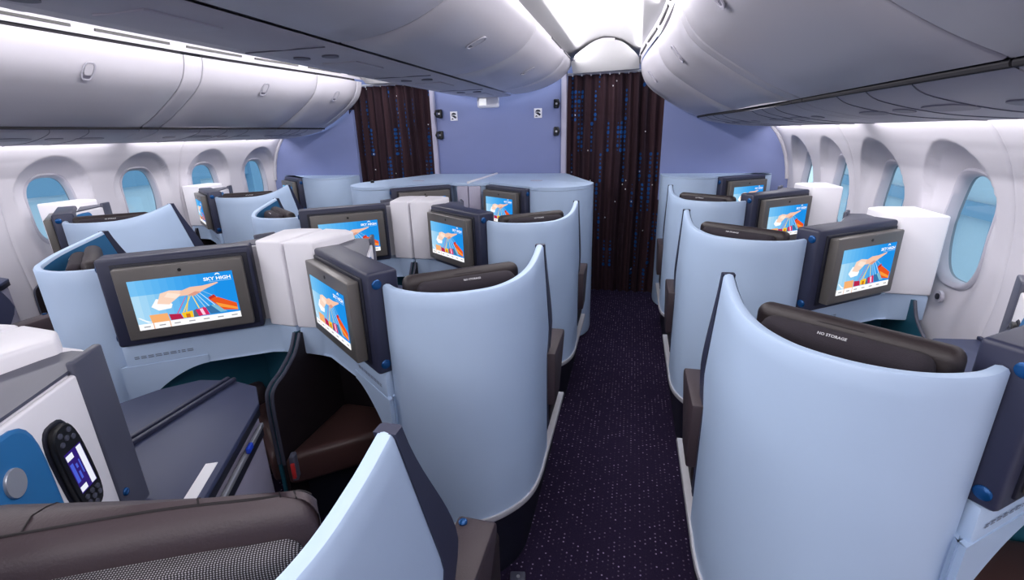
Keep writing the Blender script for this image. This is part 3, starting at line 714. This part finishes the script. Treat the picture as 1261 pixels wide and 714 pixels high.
LOWER = [(.462, .085), (.474, .045), (.70, .215), (.90, .362), (.945, .372)]
def box_parts(mir, um):
    P = {}
    mb = MB(); mb.prism(box_body(um), .892, 1.222, .006); P['body'] = mb.mesh('storage_box', 'white_plastic', mirror=mir)
    mb = MB(); mb.prism(CAP(um), .893, 1.262, .010, 3); P['cap'] = mb.mesh('box_shroud', 'white_plastic', mirror=mir)
    lo = LOWER+[(um-.003, .352), (um-.003, .60), (.80, .60), (.62, .25)]
    mb = MB(); mb.prism(lo, .765, .892, .012); P['lower'] = mb.mesh('lower_panel', 'shell_blue', mirror=mir)
    A, B = [], []
    for k in range(-2, 15):
        t_ = -.004+.30*max(k, 0)/14; zb_ = .765-.185*(1-max(k, 0)/14)**1.8
        q_ = {-2: (.444, .088), -1: (.456, .062)}.get(k) or hp(t_, -.016, 0)[:2]
        r_ = {-2: (.462, .100), -1: (.472, .074)}.get(k) or hp(t_, -.032, 0)[:2]
        A.append([(*q_, .80), (*q_, zb_)]); B.append([(*r_, .80), (*r_, zb_)])
    mb = MB(); mb.grid([[a[0] for a in A], [a[1] for a in A], [b[1] for b in B], [b[0] for b in B]], close_v=True); P['fillet'] = mb.mesh('lower_fillet', 'shell_blue', mirror=mir)
    mb = MB(); rnd = random.Random(5); t_ = .05
    while t_ < .24:
        w_ = rnd.uniform(.006, .022)
        for zz in (.835, .828):
            p0, p1 = Vector(hp(t_, -.0170, zz)), Vector(hp(t_+w_, -.0170, zz)); mb.poly([p0, p1, p1+Vector((0, 0, .004)), p0+Vector((0, 0, .004))])
        t_ += w_+.006
    P['marks'] = mb.mesh('placard_marks', 'text_grey', smooth=0, mirror=mir)
    mb = MB(); mb.prism([fp(-.365, .001, 0)[:2], fp(.036, .001, 0)[:2], (.86, .60), (.872, .59), (.88, .47), (.66, .30)], 1.2215, 1.2275); P['ledge'] = mb.mesh('box_ledge', 'ledge_grey', mirror=mir)
    mb = MB(); mb.rbox(fp(-.006, .006, 1.045), (.094, .018, .40), fang, .006); P['strip'] = mb.mesh('box_strip', 'ledge_grey', mirror=mir)
    mb = MB(); mb.cyl(fp(-.036, .0155, .918), (fn.x, fn.y, 0), .009, .003, 20, dome=.003); P['sbut'] = mb.mesh('reading_light_button', 'button_blue', mirror=mir)
    mb = MB(); mb.rbox(fp(-.205, .004, 1.045), (.315, .012, .345), fang, .005); P['face'] = mb.mesh('handset_panel', 'white_plastic', mirror=mir)
    mb = MB(); n = 28
    def rr(cx, cz, a, b, off, e=3.2, lean=0): return [fp(cx+x+lean*y, off, cz+y) for x, y in (se(k, n, a, b, e) for k in range(n))]
    tl = -.1
    def disc_on(cx, cz, a, b, o0, o1, e=3.2, lean=0):
        r0 = rr(cx, cz, a, b, o0, e, lean); r1 = rr(cx, cz, a, b, o1-.002, e, lean); r2 = rr(cx, cz, a*.94, b*.97, o1, e, lean)
        m2 = MB(); m2.grid([r0, r1, r2], close_u=True); m2.poly(r2); return m2
    P['cradle'] = disc_on(-.138, 1.06, .040, .108, .008, .013, lean=tl).mesh('handset_cradle', 'navy_dark', mirror=mir)
    P['handset'] = disc_on(-.138, 1.06, .034, .100, .012, .024, lean=tl).mesh('handset', 'black', mirror=mir)
    m2 = MB(); m2.poly([fp(-.138+x+tl*y, .0246, 1.06+y) for x, y in ((-.023, -.047), (.023, -.047), (.023, .047), (-.023, .047))])
    me = m2.mesh('handset_screen', 'display', smooth=0, mirror=mir); a_ = me.color_attributes.new('Col', 'FLOAT_COLOR', 'CORNER')
    for d_ in a_.data: d_.color = (*lin((46, 30, 108)), 1)
    P['hscreen'] = me
    m2 = MB(); 
    for x0, x1, y0, y1 in ((.008, .021, -.045, .044), (-.022, -.004, .030, .042), (-.022, -.004, -.044, -.032)):
        m2.poly([fp(-.138+x+tl*y, .0249, 1.06+y) for x, y in ((x0, y0), (x1, y0), (x1, y1), (x0, y1))])
    me = m2.mesh('handset_tiles', 'display', smooth=0, mirror=mir); a_ = me.color_attributes.new('Col', 'FLOAT_COLOR', 'CORNER')
    for d_ in a_.data: d_.color = (*lin((225, 228, 240)), 1)
    P['htiles'] = me
    m2 = MB(); 
    for x0, x1, y0, y1 in ((-.021, -.013, -.022, .022), (-.009, -.004, -.02, -.002), (-.009, -.004, .006, .016), (.001, .004, -.012, .02)):
        m2.poly([fp(-.138+x+tl*y, .0249, 1.06+y) for x, y in ((x0, y0), (x1, y0), (x1, y1), (x0, y1))])
    me = m2.mesh('handset_bars', 'display', smooth=0, mirror=mir); a_ = me.color_attributes.new('Col', 'FLOAT_COLOR', 'CORNER')
    for d_ in a_.data: d_.color = (*lin((70, 90, 200)), 1)
    P['hbars'] = me
    P['keys'] = []
    for (x, y) in ((-.015, .066), (0, .072), (.015, .066), (-.012, .084), (.012, .084), (-.016, -.060), (0, -.058), (.016, -.060), (-.016, -.074), (0, -.072), (.016, -.074), (0, -.086)):
        P['keys'].append(disc_on(-.138+x+tl*y, 1.06+y, .0052, .0052, .0235, .0262, 2).mesh('handset_key', 'ledge_grey', mirror=mir))
    P['door'] = disc_on(-.285, 1.005, .098, .205, .006, .016, 5).mesh('stowage_door', 'door_blue', mirror=mir)
    P['dknob'] = disc_on(-.262, 1.128, .021, .026, .014, .020, 2).mesh('door_latch', 'silver', mirror=mir)
    return P
def add_box(t, P, full=True):
    b = link('storage_box', P['body'], t); link('box_shroud', P['cap'], b); lp_ = link('lower_panel', P['lower'], t); link('lower_fillet', P['fillet'], lp_); link('placard_marks', P['marks'], lp_)
    link('box_ledge', P['ledge'], b); link('box_strip', P['strip'], b)
    if full:
        link('reading_light_button', P['sbut'], b)
        f_ = link('handset_panel', P['face'], t); link('handset_cradle', P['cradle'], f_)
        h = link('handset', P['handset'], t)
        for k in ('hscreen', 'htiles', 'hbars'): link('handset_'+{'hscreen': 'screen', 'htiles': 'tiles', 'hbars': 'bars'}[k], P[k], h)
        for k in P['keys']: link('handset_key', k, h)
        d_ = link('stowage_door', P['door'], t); link('door_latch', P['dknob'], d_)

def seat_parts(mir, um):
    P = {}
    P['shell'] = build_shell().mesh('shell', 'shell_blue', smooth=35, mirror=mir)
    P['lining'] = build_lining().mesh('shell_lining', 'lining_blue', smooth=60, mirror=mir)
    P['trim'] = build_edge_trim().mesh('shell_edge', 'navy', smooth=35, mirror=mir)
    P['base'] = build_base().mesh('seat_base', 'navy_dark', mirror=mir)
    P['btrim'] = build_base_trim().mesh('base_trim', 'trim_silver', mirror=mir)
    # folding armrest on the aisle side
    mb = MB(); pr = [(.49, .80), (.755, .80), (.768, .785), (.765, .765), (.62, .57), (.49, .56)]
    R = mb.grid([[(u, v, z) for v, z in pr] for u in (-.034, .058)], close_u=True); mb.bm.faces.new(R[0][::-1]); mb.bm.faces.new(R[1])
    bmesh.ops.bevel(mb.bm, geom=list(mb.bm.edges), offset=.007, segments=2, profile=.5, affect='EDGES')
    P['arm'] = mb.mesh('armrest', 'leather', mirror=mir)
    mb = MB(); mb.cyl((.040, .738, .799), (0, 0, 1), .0105, .004, 20, dome=.003); P['armb'] = mb.mesh('armrest_button', 'button_blue', mirror=mir)
    mb = MB(); mb.rbox((.045, .585, .48), (.03, .22, .26), 0, .006); P['side'] = mb.mesh('side_panel', 'lilac', mirror=mir)
    mb = MB(); mb.rbox((.045, .80, .47), (.06, .30, .22), 0, .02); P['pad'] = mb.mesh('side_pad', 'leather_dark', mirror=mir)
    ca, sa = math.cos(PHI), math.sin(PHI)
    def sp(wd, bk, z, c=(.245, .235)): return (c[0]+ca*wd+sa*bk, c[1]-sa*wd+ca*bk, z)
    mb = MB(); mb.rbox(sp(0, -.045, .72), (.31, .09, .54), -PHI, .03); P['back'] = mb.mesh('backrest', 'fabric_dark', mirror=mir)
    mb = MB(); mb.rbox(sp(.02, .24, .44), (.40, .46, .15), -PHI, .04); P['cushion'] = mb.mesh('seat_cushion', 'leather', mirror=mir)
    # headrest: leather front roll and cloth back
    mb = MB(); mb.rbox(sp(.012, -.030, 1.115), (.40, .060, .225), -PHI, .027, 5); P['head'] = mb.mesh('headrest', 'leather_dark', mirror=mir)
    mb = MB(); mb.rbox(sp(.010, -.078, 1.100), (.335, .066, .226), -PHI, .031, 5); P['headb'] = mb.mesh('headrest_back', 'fabric_dark', mirror=mir)
    mb = MB(); mb.tube([sp(-.150+.30*k/10, -.052, 1.216-.012*abs(k-5)**3/125) for k in range(11)], .003, 6); P['heads'] = mb.mesh('headrest_seam', 'seam', mirror=mir)
    # lettering on the cloth back, reads left to right from behind
    sg = -1 if mir else 1
    o = Vector(sp(0, -.101, 1.2045)); o.x *= sg
    ex = Vector((ca, -sa*1, 0)) if not mir else Vector((ca, sa, 0))
    ez = Vector((sa*.62*sg, ca*.62, .78)).normalized()
    vs, fs, wd = text2d('NO STORAGE', .0092)
    me = bpy.data.meshes.new('lettering'); me.from_pydata([o+ex*(v[0]-wd/2)+ez*(v[1]) + (ex.cross(ez))*.003 for v in vs], [], fs); me.materials.append(MATS['text_white']); P['text'] = me
    # console with table top
    cp = console_poly(um)
    mb = MB(); mb.prism(cp, .822, .840, .004); P['ctop'] = mb.mesh('console_top', 'table_grey', mirror=mir)
    mb = MB(); mb.prism([(p[0]+.004 if p[0] < um else p[0], p[1]) for p in cp], .795, .822); P['cedge'] = mb.mesh('console_edge', 'navy_dark', mirror=mir)
    e0, e1 = Vector((.63, .58)), Vector((.842, 1.03)); ed = (e1-e0).normalized(); en = Vector((-ed.y, ed.x))
    mb = MB(); c = (e0+e1)/2+en*.002; mb.rbox((c.x, c.y, .770), (.46, .012, .016), math.atan2(ed.y, ed.x), .003); P['tray'] = mb.mesh('tray_table_edge', 'silver', mirror=mir)
    mb = MB(); c = (e0+e1)/2+en*-.006; mb.rbox((c.x, c.y, .745), (.46, .02, .03), math.atan2(ed.y, ed.x), .003); P['tray2'] = mb.mesh('tray_table_slot', 'navy_dark', mirror=mir)
    mb = MB(); c = e0+ed*.33+en*.012; mb.rbox((c.x, c.y, .785), (.035, .012, .02), math.atan2(ed.y, ed.x), .004); P['led'] = mb.mesh('tray_release', 'led_blue', mirror=mir)
    q0 = e0+ed*.13; mb = MB(); c = q0-en*.032; mb.rbox((c.x, c.y, .8405), (.14, .030, .002), math.atan2(ed.y, ed.x), .0008); P['label'] = mb.mesh('table_label', 'text_white', mirror=mir)
    mb = MB(); ub = min(um, 1.03); bp = [(ub, .60), (.66, .60), (.86, 1.03), (.93, 1.10), (ub, 1.12)]; mb.prism(bp, .05, .795); P['cbody'] = mb.mesh('console_body', 'lilac', mirror=mir)
    mb = MB(); mb.rbox((um-.010, .92, .846), (.014, .44, .014), 0, .003); P['rail'] = mb.mesh('console_rail', 'navy', mirror=mir)
    # foot cubby for the seat behind
    mb = MB(); mb.prism([(.462, .10), (.476, .095), (.665, .55), (.65, .56)], .03, .768); cl = 'cubby_shade_brown' if mir else 'cubby_teal'; P['cub1'] = mb.mesh('footwell_side', cl, mirror=mir)
    ue = min(um, 1.035)
    mb = MB(); mb.prism([(.66, .55), (ue, .56), (ue, .58), (.66, .57)], .03, .768); P['cub2'] = mb.mesh('footwell_back', cl, mirror=mir)
    oc = Vector((.815, .33)); oa = math.atan2(.896, .444)
    mb = MB(); mb.prism([(ue-.012, .10), (.66, .40), (.69, .545), (ue-.012, .55)], .27, .42, .03, 4); P['foot'] = mb.mesh('footrest', 'leather_brown', mirror=mir)
    mb = MB(); mb.prism([(ue-.012, .22), (.73, .45), (.73, .545), (ue-.012, .55)], .004, .275); P['footb'] = mb.mesh('footrest_base', 'navy_dark', mirror=mir)
    # centre / wall partition of the footwell with rounded lip
    pr = crom([(.125, .03), (.125, .45), (.13, .66), (.155, .715), (.22, .745), (.30, .80), (.345, .87)], 5)
    pts = [(p.x, p.y) for p in pr] + [(.62, .87), (.62, .03)]
    mb = MB(); A = [(ue-.006, v, z) for v, z in pts]; B = [(ue+.010, v, z) for v, z in pts]; mb.poly(A); mb.poly(B[::-1]); mb.grid([A+[A[0]], B+[B[0]]]); P['part'] = mb.mesh('footwell_partition', cl, mirror=mir)
    mb = MB(); mb.tube([(ue+.002, p.x, p.y) for p in pr[4:]], .008, 8); P['lip'] = mb.mesh('partition_lip', 'ledge_grey', mirror=mir)
    # belt buckle on the seat's inboard side
    mb = MB(); mb.rbox((.80, 1.05+.0, .60), (.02, .045, .09), 0, .006); P['buckle'] = mb.mesh('belt_buckle', 'ledge_grey', mirror=mir)
    return P
def add_seat(t, P, MP, BP, head=True):
    s = link('shell', P['shell'], t); link('shell_lining', P['lining'], s)
    tag(link('shell_edge', P['trim'], t), 'navy front edge of the shell wing')
    b = link('seat_base', P['base'], t); link('base_trim', P['btrim'], b)
    a = link('armrest', P['arm'], t); link('armrest_button', P['armb'], a)
    link('side_panel', P['side'], t); link('side_pad', P['pad'], t)
    link('seat_cushion', P['cushion'], t)
    if head:
        link('backrest', P['back'], t)
        h = link('headrest', P['head'], t); link('headrest_back', P['headb'], h); link('headrest_seam', P['heads'], h); tag(link('lettering', P['text'], h), 'white NO STORAGE lettering')
    add_monitor(t, MP); add_box(t, BP)
    c = link('console_top', P['ctop'], t); link('console_edge', P['cedge'], c); link('console_rail', P['rail'], c); link('table_label', P['label'], c)
    cb_ = link('console_body', P['cbody'], t); link('tray_table_edge', P['tray'], cb_); link('tray_table_slot', P['tray2'], cb_); link('tray_release', P['led'], cb_)
    f_ = link('footwell_back', P['cub2'], t); link('footwell_side', P['cub1'], f_); pt = link('footwell_partition', P['part'], t); link('partition_lip', P['lip'], pt)
    ft_ = link('footrest', P['foot'], t); link('footrest_base', P['footb'], ft_)

UC, UW = 1.046, 1.098
MON = {False: monitor_parts(False), True: monitor_parts(True)}
VAR = {}
for mir in (False, True):
    for um in (UC, UW):
        VAR[(mir, um)] = (seat_parts(mir, um), box_parts(mir, um))
YW0, YC0, PT = .939, .072, 1.1536
XA, XBB = 1.608, 1.049
def place_seats(mir, um, x, ys, labels, group, first_special=False):
    P, BP = VAR[(mir, um)]; proto = None; out = []
    for k, (y, lab) in enumerate(zip(ys, labels)):
        if proto is None or (first_special and k == 1):
            t = empty('business_seat', (x, y, 0)); add_seat(t, P, MON[mir], BP, head=not (first_special and k == 0)); proto = t
        else:
            t = copy_tree(proto); t.location = (x, y, 0)
        tag(t, lab, 'seat', group); out.append(t)
    return out
place_seats(False, UW, XA, [YW0+PT*k for k in range(3)],
    ['light blue seat shell nearest the camera beside the right-hand windows', 'light blue window seat shell second from the camera on the right', 'light blue window seat shell nearest the bulkhead on the right'], 'window seats along the right wall')
LS = place_seats(True, UW, -XA, [YW0+PT*k for k in range(3)],
    ['window seat at the far left edge, only its navy wing edge and armrest showing', 'light blue window seat shell on the left, second from the bulkhead', 'light blue window seat shell on the left nearest the bulkhead'], 'window seats along the left wall')
CS = place_seats(True, UC, XBB, [YC0+PT*k for k in range(3)],
    ['foreground centre seat with brown leather headrest inside a light blue wing', 'large light blue centre seat shell left of the aisle in mid picture', 'light blue centre seat shell by the right aisle, nearest the bulkhead console'], 'centre seats beside the right aisle', first_special=True)
place_seats(False, UC, -XBB, [YC0+PT*k for k in (0, 1, 2)],
    ['foreground centre seat at the lower left, only its grey table top and box edge showing', 'centre seat on the left aisle with the large monitor facing left of picture', 'centre seat on the left aisle nearest the bulkhead console'], 'centre seats beside the left aisle')

# foreground seat: its backrest is turned towards the camera, so it gets its own cushions (u mirrored)
t = CS[0]; ph = math.radians(14); ca, sa = math.cos(ph), math.sin(ph)
def sp0(wd, bk, z, c=(.335, .315)): return (c[0]+ca*wd+sa*bk, c[1]-sa*wd+ca*bk, z)
RL = [(.075, .342), (.12, .318), (.25, .258), (.383, .190), (.455, .150)]      # rear stitched edge
FL = [(.10, .372), (.30, .326), (.545, .262)]                               # front edge
rl = crom(RL, 8); nL = len(rl)
fl_ = crom(FL, 16); fl = [fl_[round(k*(len(fl_)-1)/(nL-1))] for k in range(nL)]
def section(k):
    a_, b_ = rl[k], fl[k]; d_ = (b_-a_); l = d_.length; d_ = d_/l
    e = min(k, nL-1-k); sh = .022*(1-min(1, e/4))**2            # the roll rounds off at both ends
    pr = [(0, .99), (0, 1.15), (.002, 1.172), (.009, 1.190), (.022, 1.201), (.034, 1.205), (l*.5, 1.211), (l-.034, 1.204), (l-.018, 1.196), (l-.006, 1.182), (l, 1.16), (l, .99)]
    return [((a_+d_*q).x, (a_+d_*q).y, z-sh*(1 if z > 1.1 else 0)) for q, z in pr]
SEC = [section(k) for k in range(nL)]
mb = MB(); Rr = mb.grid(SEC); mb.bm.faces.new(Rr[0]); mb.bm.faces.new(Rr[-1][::-1]); hd = link('headrest', mb.mesh('headrest', 'leather', mirror=True, smooth=60), t)
tag(hd, 'brown leather headrest roll with stitched seams')
mb = MB(); mb.prism([(.085, .318), (.12, .285), (.25, .222), (.383, .152), (.44, .12), (.46, .20), (.30, .30), (.11, .345)], .90, 1.158, .022, 4); tag(link('headrest_back', mb.mesh('headrest_back', 'weave', mirror=True, smooth=50), hd), 'black and grey woven cloth')
def seam_line(pts, r=.0022):
    mb = MB(); mb.tube(pts, r, 6); link('headrest_seam', mb.mesh('headrest_seam', 'seam', mirror=True), hd)
seam_line([SEC[k][5] for k in range(1, nL-1)], .002)
for k in (4, 6, 13, 24): seam_line([SEC[k][i] for i in range(5, 11)], .0014)
mb = MB(); mb.rbox(sp0(0, -.02, .74), (.46, .10, .56), -ph, .03); link('backrest', mb.mesh('backrest', 'fabric_dark', mirror=True), t)
mb = MB(); mb.rbox((.80, 1.08, .56), (.02, .035, .10), -.4, .006); bk_ = link('belt_buckle', mb.mesh('belt_buckle', 'ledge_grey', mirror=True), t)
mb = MB(); mb.rbox((.793, 1.066, .555), (.012, .022, .06), -.4, .003); link('buckle_tag', mb.mesh('buckle_tag', 'red', mirror=True), bk_)

# ------------------------------------------------------------------ bulkhead consoles (front row furniture)
def front_wrap(): return [at_s(s_of_v(.40)*k/26)[0] for k in range(27)]
YC3, YW3 = YC0+PT*3, YW0+PT*3
t = empty('front_console', (0, YC3, 0)); tag(t, 'wide pale blue console with flat lid in front of the centre bulkhead', 'console')
fw_ = [(p.x, p.y) for p in front_wrap()]       # from inner end to the aisle side
half = [(XBB-u, v) for u, v in fw_] + [(.70, 4.845-YC3)]
inner = [(XBB-.474, .05), (XBB-.90, .40), (.0, .36)]
right = [(0, .36), (XBB-.942, .37), (XBB-.87, .45), (XBB-.46, .10)] + half
mb = MB(); poly = right + [(-x, y) for x, y in reversed(right[1:])]
mb.prism(poly, .02, 1.232); link('console_body', mb.mesh('console_body', 'console_blue', smooth=35), t)
lid = [(0, .345), (XBB-.942, .355), (XBB-.88, .40), (XBB-.50, .10), (XBB-.46, .075)] + half
mb = MB(); mb.prism(lid + [(-x, y) for x, y in reversed(lid[1:])], 1.234, 1.258, .004); ld = link('console_lid', mb.mesh('console_lid', 'console_blue', smooth=35), t)
mb = MB(); mb.rbox((0, .80, 1.262), (.022, .92, .018), 0, .004); link('lid_divider', mb.mesh('lid_divider', 'white_plastic'), ld)
for x in (-.55, .55):
    mb = MB(); mb.rbox((x, .55, 1.2588), (.10, .05, .003), 0, .001); link('lid_placard', mb.mesh('lid_placard', 'lilac'), ld)
mb = MB(); mb.cyl((-.92, .38, 1.258), (0, 0, 1), .016, .02, 16); link('lid_knob', mb.mesh('lid_knob', 'black'), ld)
for mir, x in ((True, XBB), (False, -XBB)):
    for k, nm in (('housing', 'monitor_housing'),):
        h = link(nm, MON[mir]['housing'], t, (x, 0, 0)); link('recess_plate', MON[mir]['recess'], h); link('hinge_button', MON[mir]['b1'], h); link('hinge_button', MON[mir]['b2'], h)
    m_ = link('monitor', MON[mir]['bezel'], t, (x, 0, 0)); link('monitor_mount', MON[mir]['back'], m_); link('webcam', MON[mir]['camera'], m_); link('screen', MON[mir]['screen'], m_)
mb = MB(); mb.prism([(.004, .335), (XBB-.945, .345), (XBB-.945, .39), (.004, .37)], .90, 1.232, .004); link('storage_face', mb.mesh('storage_face', 'lilac'), t)
mb = MB(); mb.prism([(-.004, .335), (-XBB+.945, .345), (-XBB+.945, .39), (-.004, .37)], .90, 1.232, .004); link('storage_face', mb.mesh('storage_face', 'lilac'), t)
for sx, side, mir in ((1, 'right', False), (-1, 'left', True)):
    t = empty('front_console', (sx*XA, YW3, 0)); tag(t, 'pale blue side console with a monitor below the %s bulkhead panel' % side, 'console')
    pts = [(u, v) for u, v in fw_ if u < .47] + [(0, 4.84-YW3), (.97, 4.84-YW3), (.97, .52), (.87, .46), (.45, .10)]
    mb = MB(); mb.prism(pts, .02, 1.236); link('console_body', mb.mesh('console_body', 'console_blue', smooth=35, mirror=mir), t)
    mb = MB(); mb.prism(pts, 1.238, 1.25, .003); link('console_lid', mb.mesh('console_lid', 'console_blue', smooth=35, mirror=mir), t)
    add_monitor(t, MON[mir])

# ------------------------------------------------------------------ small floor fittings at the aisle edge
for x, y, lab in ((1.0, 1.33, 'small grey seat-track cover on the carpet beside the large centre shell'), (.955, 1.19, 'small grey seat-track cover on the carpet by the foreground armrest')):
    t = empty('track_cover', (x, y, 0)); tag(t, lab, 'track cover', 'seat-track covers on the carpet')
    mb = MB(); mb.rbox((0, 0, .013), (.06, .07, .025), .2, .006); link('cover_shell', mb.mesh('cover_shell', 'ledge_grey'), t)
    mb = MB(); mb.cyl((0, .01, .025), (0, 0, 1), .007, .003, 12); link('cover_screw', mb.mesh('cover_screw', 'silver'), t)
